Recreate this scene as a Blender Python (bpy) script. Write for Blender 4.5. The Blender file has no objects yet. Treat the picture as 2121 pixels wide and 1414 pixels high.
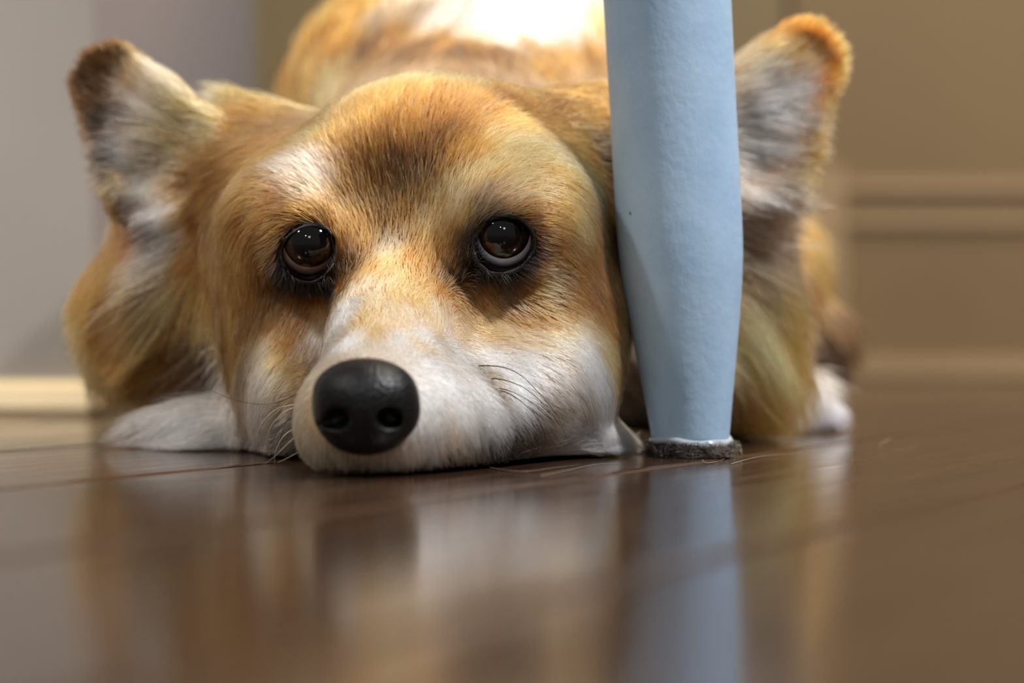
import bpy, bmesh, math
import numpy as np
from mathutils import Vector, Matrix
from mathutils.bvhtree import BVHTree

rng = np.random.default_rng(7)
SC = bpy.context.scene
COL = SC.collection

# ------------------------------------------------------------------ camera
F = 4875.0            # focal length in pixels of the 2121 px wide frame
CX, HY = 1060.5, 672.0   # principal column, horizon row
CAMH = 0.0435         # camera height over the floor
cam_d = bpy.data.cameras.new('camera'); cam = bpy.data.objects.new('camera', cam_d); COL.objects.link(cam)
cam_d.sensor_width = 36.0; cam_d.lens = F / 2121.0 * 36.0
cam.location = (0, 0, CAMH)
cam.rotation_euler = (math.radians(90) - math.atan((707 - HY) / F), 0, 0)
cam_d.clip_start = 0.01; cam_d.clip_end = 50
cam_d.dof.use_dof = True; cam_d.dof.focus_distance = 0.732; cam_d.dof.aperture_fstop = 5.6
SC.camera = cam

# ------------------------------------------------------------------ light and exposure
SC.view_settings.view_transform = 'Standard'; SC.view_settings.look = 'None'
SC.view_settings.gamma = 1.0; SC.view_settings.use_curve_mapping = False
SC.view_settings.exposure = 0.03
SC.cycles_curves.shape = 'RIBBONS'; SC.cycles_curves.subdivisions = 2
SC.cycles.max_bounces = 7; SC.cycles.diffuse_bounces = 3; SC.cycles.transmission_bounces = 6
SC.cycles.glossy_bounces = 6; SC.cycles.adaptive_threshold = 0.04; SC.cycles.sample_clamp_indirect = 6.0
wd = bpy.data.worlds.new('world'); SC.world = wd; wd.use_nodes = True
wd.node_tree.nodes['Background'].inputs[0].default_value = (0.72, 0.70, 0.68, 1)
wd.node_tree.nodes['Background'].inputs[1].default_value = 0.30

def area(name, loc, target, size, power, color):
    d = bpy.data.lights.new(name, 'AREA'); d.shape = 'DISK'; d.size = size; d.energy = power; d.color = color
    o = bpy.data.objects.new(name, d); COL.objects.link(o); o.location = loc
    o.rotation_euler = (Vector(target) - Vector(loc)).to_track_quat('-Z', 'Y').to_euler()
    return o
area('ceiling_lamp_key', (1.15, 0.30, 1.45), (0.0, 0.78, 0.08), 0.16, 38, (0.96, 0.97, 1.0))
area('wall_lamp_front', (-0.42, -1.0, 1.20), (0.0, 0.78, 0.08), 0.09, 3, (0.85, 0.95, 1.0))
area('window_behind_camera', (0.12, -1.5, 1.25), (0.0, 0.78, 0.08), 0.36, 3.2, (1.0, 0.95, 0.86))
area('ceiling_lamp_body', (0.45, 1.25, 1.7), (0.0, 1.15, 0.15), 0.25, 26, (1.0, 0.90, 0.76))
area('left_wall_fill_light', (-1.2, 0.0, 1.5), (-0.6, 1.14, 0.05), 0.2, 5, (1.0, 0.95, 0.90)).data.spread = math.radians(48)  # unseen narrow light added to brighten the left wall and baseboard

# ------------------------------------------------------------------ helpers
def P(px, py, Y):
    """point at depth Y seen at pixel (px, py)"""
    return np.array([(px - CX) / F * Y, Y, CAMH + (HY - py) / F * Y])
def lin(c):
    c = np.asarray(c, dtype=float) / 255.0
    return np.where(c <= 0.04045, c / 12.92, ((c + 0.055) / 1.055) ** 2.4)
def tag(o, label=None, cat=None, group=None, kind=None):
    if label: o['label'] = label
    if cat: o['category'] = cat
    if group: o['group'] = group
    if kind: o['kind'] = kind
    return o
def empty(name, loc=(0, 0, 0)):
    o = bpy.data.objects.new(name, None); COL.objects.link(o); o.location = loc; o.empty_display_size = 0.05
    return o
def mesh_obj(name, V, Fc, mat=None, parent=None, smooth=True):
    me = bpy.data.meshes.new(name)
    me.from_pydata([tuple(map(float, v)) for v in V], [], [tuple(map(int, f)) for f in Fc]); me.update()
    if smooth: me.polygons.foreach_set('use_smooth', [True] * len(me.polygons))
    if mat: me.materials.append(mat)
    o = bpy.data.objects.new(name, me); COL.objects.link(o)
    if parent:
        o.parent = parent; o.matrix_parent_inverse = Matrix.Translation(parent_world(parent)).inverted()
    return o
def parent_world(p):
    return Vector(p.location) if p.type == 'EMPTY' else Vector((0, 0, 0))
def new_mat(name):
    m = bpy.data.materials.new(name); m.use_nodes = True
    nt = m.node_tree; b = nt.nodes['Principled BSDF']
    return m, nt, b
def simple(name, col, rough=0.5, spec=0.5, coat=0.0):
    m, nt, b = new_mat(name)
    b.inputs['Base Color'].default_value = (*lin(col), 1); b.inputs['Roughness'].default_value = rough
    b.inputs['Specular IOR Level'].default_value = spec; b.inputs['Coat Weight'].default_value = coat
    b.inputs['Coat Roughness'].default_value = 0.03
    return m
def mottled(name, c1, c2, scale, rough=0.6, bump=0.0, bscale=60, stretch=(1, 1, 1), detail=6, spec=0.5):
    m, nt, b = new_mat(name); N = nt.nodes; L = nt.links
    tc = N.new('ShaderNodeTexCoord'); mp = N.new('ShaderNodeMapping'); mp.inputs['Scale'].default_value = stretch
    n = N.new('ShaderNodeTexNoise'); n.inputs['Scale'].default_value = scale; n.inputs['Detail'].default_value = detail
    r = N.new('ShaderNodeValToRGB'); r.color_ramp.elements[0].position = 0.3; r.color_ramp.elements[1].position = 0.7
    r.color_ramp.elements[0].color = (*lin(c1), 1); r.color_ramp.elements[1].color = (*lin(c2), 1)
    L.new(tc.outputs['Object'], mp.inputs[0]); L.new(mp.outputs[0], n.inputs['Vector']); L.new(n.outputs['Fac'], r.inputs[0])
    L.new(r.outputs[0], b.inputs['Base Color']); b.inputs['Roughness'].default_value = rough
    b.inputs['Specular IOR Level'].default_value = spec
    if bump:
        n2 = N.new('ShaderNodeTexNoise'); n2.inputs['Scale'].default_value = bscale; n2.inputs['Detail'].default_value = 4
        bp = N.new('ShaderNodeBump'); bp.inputs['Strength'].default_value = bump; bp.inputs['Distance'].default_value = 0.001
        L.new(mp.outputs[0], n2.inputs['Vector']); L.new(n2.outputs['Fac'], bp.inputs['Height']); L.new(bp.outputs[0], b.inputs['Normal'])
    return m
def box_geo(x0, x1, y0, y1, z0, z1, bev=0.0):
    bm = bmesh.new(); bmesh.ops.create_cube(bm, size=1)
    for v in bm.verts:
        v.co = Vector(((x0 + x1) / 2 + v.co.x * (x1 - x0), (y0 + y1) / 2 + v.co.y * (y1 - y0), (z0 + z1) / 2 + v.co.z * (z1 - z0)))
    if bev: bmesh.ops.bevel(bm, geom=bm.edges[:], offset=bev, segments=2, affect='EDGES')
    V = [tuple(v.co) for v in bm.verts]; bm.verts.index_update(); Fc = [[v.index for v in f.verts] for f in bm.faces]; bm.free()
    return V, Fc

# ------------------------------------------------------------------ the room
def floor_material():
    m, nt, b = new_mat('dark_varnished_planks'); N = nt.nodes; L = nt.links
    tc = N.new('ShaderNodeTexCoord')
    mp = N.new('ShaderNodeMapping'); mp.inputs['Rotation'].default_value = (0, 0, -math.atan2(0.8929, 0.4503))
    L.new(tc.outputs['Object'], mp.inputs[0])
    st = N.new('ShaderNodeMapping'); st.inputs['Scale'].default_value = (2.0, 26.0, 1.0); L.new(mp.outputs[0], st.inputs[0])
    n = N.new('ShaderNodeTexNoise'); n.inputs['Scale'].default_value = 5; n.inputs['Detail'].default_value = 8; n.inputs['Roughness'].default_value = 0.65
    L.new(st.outputs[0], n.inputs['Vector'])
    r = N.new('ShaderNodeValToRGB'); e = r.color_ramp.elements
    e[0].position = 0.28; e[0].color = (*lin((42, 29, 22)), 1); e[1].position = 0.75; e[1].color = (*lin((88, 63, 46)), 1)
    L.new(n.outputs['Fac'], r.inputs[0])
    # plank to plank tone: the across coordinate in steps of one plank
    sep = N.new('ShaderNodeSeparateXYZ'); L.new(mp.outputs[0], sep.inputs[0])
    a = N.new('ShaderNodeMath'); a.operation = 'ADD'; a.inputs[1].default_value = -0.4015; L.new(sep.outputs['Y'], a.inputs[0])
    d = N.new('ShaderNodeMath'); d.operation = 'DIVIDE'; d.inputs[1].default_value = 0.1186; L.new(a.outputs[0], d.inputs[0])
    fl = N.new('ShaderNodeMath'); fl.operation = 'FLOOR'; L.new(d.outputs[0], fl.inputs[0])
    wn = N.new('ShaderNodeTexWhiteNoise'); wn.noise_dimensions = '1D'; L.new(fl.outputs[0], wn.inputs['W'])
    mr = N.new('ShaderNodeMapRange'); mr.inputs['To Min'].default_value = 0.75; mr.inputs['To Max'].default_value = 1.2
    L.new(wn.outputs['Value'], mr.inputs['Value'])
    mx = N.new('ShaderNodeVectorMath'); mx.operation = 'SCALE'; L.new(r.outputs[0], mx.inputs[0]); L.new(mr.outputs[0], mx.inputs['Scale'])
    L.new(mx.outputs[0], b.inputs['Base Color'])
    # worn varnish: streaky gloss
    rr = N.new('ShaderNodeMapRange'); rr.inputs['From Min'].default_value = 0.3; rr.inputs['From Max'].default_value = 0.7
    rr.inputs['To Min'].default_value = 0.10; rr.inputs['To Max'].default_value = 0.20
    L.new(n.outputs['Fac'], rr.inputs['Value']); L.new(rr.outputs[0], b.inputs['Roughness'])
    b.inputs['IOR'].default_value = 1.5
    st2 = N.new('ShaderNodeMapping'); st2.inputs['Scale'].default_value = (5.0, 30.0, 1.0); L.new(mp.outputs[0], st2.inputs[0])
    n2 = N.new('ShaderNodeTexNoise'); n2.inputs['Scale'].default_value = 4; n2.inputs['Detail'].default_value = 5
    L.new(st2.outputs[0], n2.inputs['Vector'])
    bp = N.new('ShaderNodeBump'); bp.inputs['Strength'].default_value = 0.12; bp.inputs['Distance'].default_value = 0.001
    L.new(n2.outputs['Fac'], bp.inputs['Height']); L.new(bp.outputs[0], b.inputs['Normal'])
    return m
def build_floor():
    u = np.array([0.4503, 0.8929]); n = np.array([0.8929, -0.4503]); pitch = 0.1186
    V = []; Fc = []
    prof = []
    for k in range(-26, 22):
        s0 = -0.4015 + k * pitch
        prof += [(s0, -0.0018), (s0 + 0.0006, -0.0018), (s0 + 0.0022, -0.0002), (s0 + 0.004, 0.0), (s0 + pitch - 0.004, 0.0), (s0 + pitch - 0.0022, -0.0002), (s0 + pitch - 0.0006, -0.0018)]
    for s, z in prof:
        for t in (-4.0, 5.0):
            p = u * t + n * s; V.append((p[0], p[1], z))
    for i in range(len(prof) - 1): Fc.append((2 * i, 2 * i + 2, 2 * i + 3, 2 * i + 1))
    o = mesh_obj('floor', V, Fc, floor_material(), smooth=False); tag(o, kind='structure'); return o
build_floor()

grey_wall = mottled('grey_wall_paint', (124, 118, 111), (139, 133, 126), 3, 0.7)
grey_wall_shaded = mottled('grey_wall_paint_shaded', (120, 114, 116), (132, 126, 127), 3, 0.7)
tan_wall = mottled('tan_panel_paint', (112, 89, 56), (120, 97, 62), 4, 0.6)
tan_frame = mottled('tan_frame_paint', (146, 121, 86), (154, 129, 94), 5, 0.55)
olive_wall = mottled('olive_wall_paint', (112, 96, 64), (120, 103, 71), 3, 0.7)
cream = mottled('cream_skirting_paint', (240, 222, 180), (244, 228, 190), 4, 0.5)
YL, YB, XC = 1.14, 1.86, -0.203
def block(name, geo, mat, kind='structure'):
    o = mesh_obj(name, *geo, mat, smooth=False); tag(o, kind=kind); return o
wl = block('wall_left', box_geo(-2.2, XC, YL, 2.4, 0, 2.4), grey_wall)
wl.data.materials.append(grey_wall_shaded)
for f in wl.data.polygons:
    if abs(f.normal.x) > 0.9: f.material_index = 1  # return face: darker lilac copy of the wall paint, shade put into its colour
block('baseboard_left', box_geo(-2.2, XC + 0.002, YL - 0.008, YL + 0.3, 0.0003, 0.0165, 0.003), cream)
block('wall_back', box_geo(XC, 2.6, YB, 2.0, 0, 2.4), olive_wall)
block('wall_right', box_geo(2.5, 2.6, -1.6, 2.0, 0, 2.4), grey_wall)
# panelled wainscot on the back wall
def zrow(py, Y): return CAMH + (HY - py) / F * Y
YP = YB - 0.012
xs = (1748 - CX) / F * YP
block('wainscot_panel', box_geo(xs - 0.04, 2.5, YP + 0.004, YB, 0.0, 1.2), tan_wall)
block('trim_1', box_geo(xs - 0.095, xs, YP - 0.006, YB, 0.0, zrow(345, YP)), tan_frame)
block('trim_2', box_geo(xs - 0.005, 2.5, YP - 0.006, YB, 0.0, zrow(738, YP), 0.003), tan_frame)
block('trim_3', box_geo(xs - 0.005, 2.5, YP - 0.001, YB, zrow(474, YP), zrow(446, YP), 0.003), tan_frame)
block('trim_4', box_geo(xs - 0.005, 2.5, YP - 0.001, YB, zrow(405, YP), zrow(372, YP), 0.003), tan_frame)

# ------------------------------------------------------------------ blue table leg
def leg_material():
    m, nt, b = new_mat('pale_blue_brushed_paint'); N = nt.nodes; L = nt.links
    tc = N.new('ShaderNodeTexCoord')
    n = N.new('ShaderNodeTexNoise'); n.inputs['Scale'].default_value = 55; n.inputs['Detail'].default_value = 5
    r = N.new('ShaderNodeValToRGB'); e = r.color_ramp.elements
    e[0].position = 0.3; e[0].color = (*lin((158, 187, 214)), 1); e[1].position = 0.7; e[1].color = (*lin((172, 199, 223)), 1)
    L.new(tc.outputs['Object'], n.inputs['Vector']); L.new(n.outputs['Fac'], r.inputs[0])
    # paint chips: small dark specks
    v = N.new('ShaderNodeTexVoronoi'); v.inputs['Scale'].default_value = 95; v.inputs['Randomness'].default_value = 1.0
    L.new(tc.outputs['Object'], v.inputs['Vector'])
    lt = N.new('ShaderNodeMath'); lt.operation = 'LESS_THAN'; lt.inputs[1].default_value = 0.07; L.new(v.outputs['Distance'], lt.inputs[0])
    sepc = N.new('ShaderNodeSeparateColor'); L.new(v.outputs['Color'], sepc.inputs[0])
    gt = N.new('ShaderNodeMath'); gt.operation = 'GREATER_THAN'; gt.inputs[1].default_value = 0.6; L.new(sepc.outputs[0], gt.inputs[0])
    mu = N.new('ShaderNodeMath'); mu.operation = 'MULTIPLY'; L.new(lt.outputs[0], mu.inputs[0]); L.new(gt.outputs[0], mu.inputs[1])
    mx = N.new('ShaderNodeMix'); mx.data_type = 'RGBA'; L.new(mu.outputs[0], mx.inputs['Factor'])
    L.new(r.outputs[0], mx.inputs['A']); mx.inputs['B'].default_value = (*lin((92, 98, 106)), 1)
    L.new(mx.outputs['Result'], b.inputs['Base Color'])
    b.inputs['Roughness'].default_value = 0.42; b.inputs['Specular IOR Level'].default_value = 0.45
    mp = N.new('ShaderNodeMapping'); mp.inputs['Scale'].default_value = (1, 1, 0.7); L.new(tc.outputs['Object'], mp.inputs[0])
    n2 = N.new('ShaderNodeTexNoise'); n2.inputs['Scale'].default_value = 420; n2.inputs['Detail'].default_value = 6
    n3 = N.new('ShaderNodeTexNoise'); n3.inputs['Scale'].default_value = 120; n3.inputs['Detail'].default_value = 3
    L.new(mp.outputs[0], n2.inputs['Vector']); L.new(mp.outputs[0], n3.inputs['Vector'])
    ad = N.new('ShaderNodeMath'); ad.operation = 'ADD'; L.new(n2.outputs['Fac'], ad.inputs[0]); L.new(n3.outputs['Fac'], ad.inputs[1])
    ad2 = N.new('ShaderNodeMath'); ad2.operation = 'SUBTRACT'; L.new(ad.outputs[0], ad2.inputs[0]); L.new(mu.outputs[0], ad2.inputs[1])
    bp = N.new('ShaderNodeBump'); bp.inputs['Strength'].default_value = 0.4; bp.inputs['Distance'].default_value = 0.0005
    L.new(ad2.outputs[0], bp.inputs['Height']); L.new(bp.outputs[0], b.inputs['Normal'])
    return m
YLEG = 0.778
def lathe(rows, mat, name, parent, seg=96, wob=None):
    V = []; Fc = []
    for (x, y, z, r) in rows:
        for k in range(seg):
            a = 2 * math.pi * k / seg; w = wob(a, z) if wob else 0.0
            V.append((x + r * math.cos(a), y + r * math.sin(a), z + w))
    for i in range(len(rows) - 1):
        for k in range(seg):
            k2 = (k + 1) % seg; Fc.append((i * seg + k, i * seg + k2, (i + 1) * seg + k2, (i + 1) * seg + k))
    Fc.append(tuple(range(seg))[::-1]); Fc.append(tuple((len(rows) - 1) * seg + k for k in range(seg)))
    return mesh_obj(name, V, Fc, mat, parent)
def leg_axis(z):
    py = HY - (z - CAMH) * F / YLEG
    return ((1381.5 + 49.0 * py / 908.0) - CX) / F * YLEG
leg_root = tag(empty('table_leg', (leg_axis(0), YLEG, 0)), 'round pale blue painted wooden table leg tapering to the floor, in front of the dog', 'table leg')
def build_leg():
    wpx = [(-2400, 262), (-1200, 262), (0, 265), (200, 262), (400, 262), (500, 260), (560, 253), (600, 244), (640, 235), (720, 213), (831, 181), (890, 165), (908, 160), (914, 157)]
    ys = np.array([a for a, b in wpx], float); ws = np.array([b for a, b in wpx], float)
    zb = zrow(914, YLEG)
    rows = []
    for z in np.concatenate([np.linspace(zb, 0.075, 40), np.linspace(0.08, 0.50, 24)]):
        py = HY - (z - CAMH) * F / YLEG
        w = np.interp(py, ys, ws); w = (w + np.interp(py - 25, ys, ws) + np.interp(py + 25, ys, ws)) / 3 if py < 880 else w
        rows.append((leg_axis(z), YLEG, z, w / F * YLEG / 2))
    lathe(rows, leg_material(), 'leg', leg_root)
    # glossy squeezed-out glue ring and the dark felt foot pad under it
    glue = simple('clear_glue', (172, 182, 190), 0.12, 0.6)
    x0 = leg_axis(zb); r0 = 0.0130
    lathe([(x0, YLEG, 0.0038, r0 - 0.001), (x0, YLEG, 0.0040, r0 + 0.0006), (x0, YLEG, 0.0052, r0 + 0.0010), (x0, YLEG, 0.0063, r0 + 0.0002), (x0, YLEG, 0.0066, r0 - 0.002)],
          glue, 'glue_ring', leg_root, wob=lambda a, z: 0.0007 * math.sin(2 * a + 0.5) + 0.0003 * math.sin(5 * a))
    felt = mottled('dark_felt', (26, 20, 18), (52, 42, 36), 900, 0.95, 1.0, 1500)
    pad = lathe([(x0, YLEG, 0.0003, r0 - 0.0005), (x0, YLEG, 0.0006, r0 + 0.0009), (x0, YLEG, 0.0022, r0 + 0.0013), (x0, YLEG, 0.0042, r0 + 0.0008), (x0, YLEG, 0.0046, r0 - 0.0015)],
          felt, 'felt_pad', leg_root, wob=lambda a, z: 0.0004 * math.sin(3 * a + 1) if z > 0.002 else 0)
    pad['label'] = 'dark fuzzy felt pad with trapped dog hair'
    return x0, r0, pad
pad_x, pad_r, felt_pad = build_leg()

# ------------------------------------------------------------------ signed distance modelling of the dog
class Grid:
    def __init__(s, lo, hi, h):
        s.lo = np.array(lo, float); s.h = h
        s.n = np.ceil((np.array(hi) - s.lo) / h).astype(int) + 1
        s.ax = [(s.lo[i] + h * np.arange(s.n[i])).astype(np.float32) for i in range(3)]
        s.D = np.full(tuple(s.n), 0.05, np.float32)
    def sub(s, lo, hi):
        a = np.clip(np.floor((np.array(lo) - s.lo) / s.h).astype(int), 0, s.n - 1)
        b = np.clip(np.ceil((np.array(hi) - s.lo) / s.h).astype(int) + 1, 1, s.n)
        sl = tuple(slice(a[i], b[i]) for i in range(3))
        X = s.ax[0][sl[0]][:, None, None]; Y = s.ax[1][sl[1]][None, :, None]; Z = s.ax[2][sl[2]][None, None, :]
        return sl, X, Y, Z
    def blend(s, f, lo, hi, k, op='add'):
        m = 0.052
        sl, X, Y, Z = s.sub(np.array(lo) - m, np.array(hi) + m)
        d = f(X, Y, Z).astype(np.float32); D = s.D[sl]
        if op == 'add':
            h = np.maximum(k - np.abs(D - d), 0) / k; s.D[sl] = np.minimum(D, d) - h * h * k * 0.25
        else:
            d = -d; h = np.maximum(k - np.abs(D - d), 0) / k; s.D[sl] = np.maximum(D, d) + h * h * k * 0.25
def rot_to(R, c):
    R = np.array(R, float); c = np.array(c, float)
    def g(X, Y, Z):
        x, y, z = X - c[0], Y - c[1], Z - c[2]
        return R[0, 0] * x + R[0, 1] * y + R[0, 2] * z, R[1, 0] * x + R[1, 1] * y + R[1, 2] * z, R[2, 0] * x + R[2, 1] * y + R[2, 2] * z
    return g
def ell(G, c, r, k=0.02, yaw=0, op='add', pitch=0):
    R = (Matrix.Rotation(math.radians(-yaw), 3, 'Z')); R = Matrix.Rotation(math.radians(-pitch), 3, 'X') @ R
    t = rot_to(R, c); r = np.array(r, float)
    def f(X, Y, Z):
        x, y, z = t(X, Y, Z)
        k0 = np.sqrt((x / r[0]) ** 2 + (y / r[1]) ** 2 + (z / r[2]) ** 2) + 1e-6
        k1 = np.sqrt((x / r[0] ** 2) ** 2 + (y / r[1] ** 2) ** 2 + (z / r[2] ** 2) ** 2) + 1e-6
        return k0 * (k0 - 1) / k1
    m = max(r); G.blend(f, np.array(c) - m, np.array(c) + m, k, op)
def cone(G, a, b, ra, rb, k=0.02, op='add', frame=None, flat=1.0):
    """capsule of changing radius; frame gives a normal along which it is flattened"""
    a = np.array(a, float); b = np.array(b, float); ab = b - a; L2 = ab @ ab
    def f(X, Y, Z):
        x, y, z = X - a[0], Y - a[1], Z - a[2]
        t = np.clip((x * ab[0] + y * ab[1] + z * ab[2]) / L2, 0, 1)
        x, y, z = x - t * ab[0], y - t * ab[1], z - t * ab[2]
        if frame is not None:
            w = x * frame[0] + y * frame[1] + z * frame[2]; q = 1 / flat - 1
            x, y, z = x + w * q * frame[0], y + w * q * frame[1], z + w * q * frame[2]
            return (np.sqrt(x * x + y * y + z * z) - (ra + (rb - ra) * t)) * (0.6 if flat < 0.8 else 1)
        return np.sqrt(x * x + y * y + z * z) - (ra + (rb - ra) * t)
    m = max(ra, rb); G.blend(f, np.minimum(a, b) - m, np.maximum(a, b) + m, k, op)
def surface_nets(G):
    D = G.D; S = D < 0; n = np.array(D.shape) - 1
    c = np.zeros(tuple(n), np.uint8)
    for i in (0, 1):
        for j in (0, 1):
            for k in (0, 1): c += S[i:n[0] + i, j:n[1] + j, k:n[2] + k]
    act = (c > 0) & (c < 8); idx = np.argwhere(act)
    vid = np.full(tuple(n), -1, np.int64); vid[act] = np.arange(len(idx))
    acc = np.zeros((len(idx), 3)); cnt = np.zeros(len(idx))
    cor = [(i, j, k) for i in (0, 1) for j in (0, 1) for k in (0, 1)]
    for a in cor:
        for d in range(3):
            if a[d]: continue
            b = list(a); b[d] = 1
            va = D[idx[:, 0] + a[0], idx[:, 1] + a[1], idx[:, 2] + a[2]].astype(float); vb = D[idx[:, 0] + b[0], idx[:, 1] + b[1], idx[:, 2] + b[2]].astype(float)
            m = (va < 0) != (vb < 0); t = np.where(m, va / np.where(m, va - vb, 1), 0)
            p = np.tile(np.array(a, float), (len(idx), 1)); p[:, d] += t
            acc += p * m[:, None]; cnt += m
    V = (idx + acc / cnt[:, None]) * G.h + G.lo
    quads = []
    for d in range(3):
        e1, e2 = [(1, 2), (2, 0), (0, 1)][d]
        sh = [slice(1, n[i]) for i in range(3)]; sh[d] = slice(0, n[d])
        a = S[tuple(sh)]; sh2 = list(sh); sh2[d] = slice(1, n[d] + 1); b = S[tuple(sh2)]
        q = np.argwhere(a != b); flip = a[tuple(q.T)]
        q = q + np.array([0 if i == d else 1 for i in range(3)])
        o = np.zeros((4, 3), int); o[1, e1] = -1; o[2, e1] = -1; o[2, e2] = -1; o[3, e2] = -1
        ids = np.stack([vid[tuple((q + o[j]).T)] for j in range(4)], 1)
        ids[~flip] = ids[~flip][:, ::-1]
        quads.append(ids)
    Q = np.concatenate(quads); Q = Q[(Q >= 0).all(1)]
    return V, Q

EYES = {'R': dict(c=P(1043, 491, 0.7430), r=0.0101, iris=(1044, 478)),
        'L': dict(c=P(641, 508, 0.7530), r=0.0101, iris=(641, 497))}
EAR_L = dict(b=P(336, 328, 0.834), t=P(230, 172, 0.844), rb=0.0252, rt=0.0148, n=np.array([-0.22, -0.97, 0.05]))
EAR_R = dict(b=P(1545, 285, 0.844), t=P(1662, 130, 0.850), rb=0.0245, rt=0.0155, n=np.array([0.25, -0.96, 0.05]))

def build_dog_sdf():
    G = Grid((-0.205, 0.625, -0.004), (0.185, 1.56, 0.262), 0.002)
    # trunk and neck
    ell(G, (-0.005, 1.24, 0.112), (0.116, 0.30, 0.115), 0.02)
    ell(G, (-0.008, 1.04, 0.108), (0.094, 0.10, 0.098), 0.03)
    cone(G, (-0.025, 0.87, 0.078), (-0.012, 1.02, 0.115), 0.046, 0.078, 0.02)
    ell(G, (-0.150, 1.08, 0.055), (0.030, 0.07, 0.052), 0.02)
    ell(G, (0.105, 1.10, 0.055), (0.034, 0.07, 0.052), 0.02)
    # skull
    ell(G, (-0.026, 0.822, 0.074), (0.054, 0.062, 0.047), 0.02)
    ell(G, (-0.027, 0.797, 0.095), (0.044, 0.042, 0.029), 0.02)
    ell(G, P(530, 430, 0.850), (0.025, 0.034, 0.034), 0.03)
    ell(G, P(1240, 380, 0.845), (0.028, 0.036, 0.032), 0.03)
    ell(G, P(1055, 470, 0.768), (0.027, 0.034, 0.027), 0.018)
    ell(G, P(613, 480, 0.783), (0.023, 0.034, 0.025), 0.018)
    cone(G, P(590, 440, 0.815), P(510, 460, 0.862), 0.022, 0.019, 0.02)
    cone(G, P(595, 560, 0.820), P(530, 590, 0.850), 0.0205, 0.018, 0.02)
    cone(G, P(1120, 420, 0.815), P(1380, 420, 0.880), 0.022, 0.026, 0.03)
    # ear bases
    for E, s in ((EAR_L, -0.060), (EAR_R, 0.005)):
        cone(G, (s, 0.845, 0.076), E['b'] + np.array([0, 0.024, -0.006]), 0.036, 0.017, 0.02)
    # muzzle
    cone(G, P(858, 600, 0.774), P(762, 842, 0.688), 0.0255, 0.0155, 0.02)
    ell(G, P(765, 874, 0.688), (0.0200, 0.024, 0.0165), 0.012, yaw=0)
    ell(G, P(850, 880, 0.713), (0.0240, 0.030, 0.0175), 0.015)
    ell(G, P(930, 880, 0.738), (0.0260, 0.030, 0.0175), 0.015)
    # cheeks
    ell(G, P(1080, 790, 0.778), (0.0300, 0.045, 0.0285), 0.02)
    ell(G, P(1100, 640, 0.790), (0.0300, 0.035, 0.0280), 0.02)
    ell(G, P(628, 800, 0.795), (0.0180, 0.050, 0.0260), 0.015)
    ell(G, P(608, 640, 0.800), (0.0215, 0.035, 0.0270), 0.016)
    ell(G, P(1180, 905, 0.790), (0.0200, 0.030, 0.0090), 0.01)
    # side ruffs, throat
    ell(G, P(430, 600, 0.872), (0.0380, 0.038, 0.0320), 0.025)
    ell(G, P(375, 655, 0.890), (0.0300, 0.034, 0.0230), 0.02)
    ell(G, P(480, 885, 0.840), (0.0190, 0.032, 0.0115), 0.015)
    ell(G, P(1400, 560, 0.885), (0.0400, 0.040, 0.0450), 0.025)
    ell(G, P(1450, 700, 0.890), (0.0300, 0.036, 0.0340), 0.02)
    ell(G, (-0.02, 0.87, 0.035), (0.085, 0.06, 0.034), 0.02)
    # front paw that shows on the right
    cone(G, P(1480, 850, 0.985), P(1625, 842, 0.955), 0.016, 0.0125, 0.015)
    cone(G, P(1622, 846, 0.952), P(1708, 868, 0.948), 0.0120, 0.0080, 0.008)
    # dark haunch piece past the ruff on the right
    cone(G, (0.10, 1.12, 0.045), P(1684, 690, 1.06), 0.024, 0.0100, 0.02)
    cone(G, P(1690, 660, 1.06), P(1684, 770, 1.05), 0.0075, 0.0060, 0.01)
    # ear cups
    for E in (EAR_L, EAR_R):
        n = E['n'] / np.linalg.norm(E['n']); ax = E['t'] - E['b']; ax /= np.linalg.norm(ax)
        n = n - ax * (n @ ax); n /= np.linalg.norm(n)
        cone(G, E['b'], E['t'], E['rb'], E['rt'], 0.008, frame=n, flat=0.5)
        cone(G, E['b'] + n * 0.0115, E['t'] + n * 0.0085, E['rb'] - 0.0025, E['rt'] - 0.0025, 0.003, 'sub', frame=n, flat=0.7)
    # lids: skin over each eyeball, opened only in front
    for k, e in EYES.items():
        ell(G, e['c'], (e['r'] + 0.0016,) * 3, 0.010)
        o = P(1043, 502, 0.7335) if k == 'R' else P(638, 520, 0.7435)
        ell(G, o, (0.0090, 0.0085, 0.0080), 0.0012, op='sub')
        ell(G, e['c'], (e['r'] + 0.0003,) * 3, 0.0006, op='sub')
    G.D = np.maximum(G.D, (0.0012 - G.ax[2])[None, None, :])
    return surface_nets(G)

DV, DQ = build_dog_sdf()
dog = tag(empty('corgi', (0, 0.9, 0)), 'tan and white corgi lying with its chin on the floor and looking up', 'dog')

def tri_of(Q): return np.concatenate([Q[:, [0, 1, 2]], Q[:, [0, 2, 3]]])
DT = tri_of(DQ)
bvh = BVHTree.FromPolygons([tuple(v) for v in DV], [tuple(map(int, q)) for q in DQ])
CAM = Vector((0, 0, CAMH))
def hit(px, py):
    d = Vector(P(px, py, 1.0)) - CAM
    loc, nor, i, dist = bvh.ray_cast(CAM, d.normalized())
    return (np.array(loc), np.array(nor)) if loc is not None else (None, None)

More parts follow.
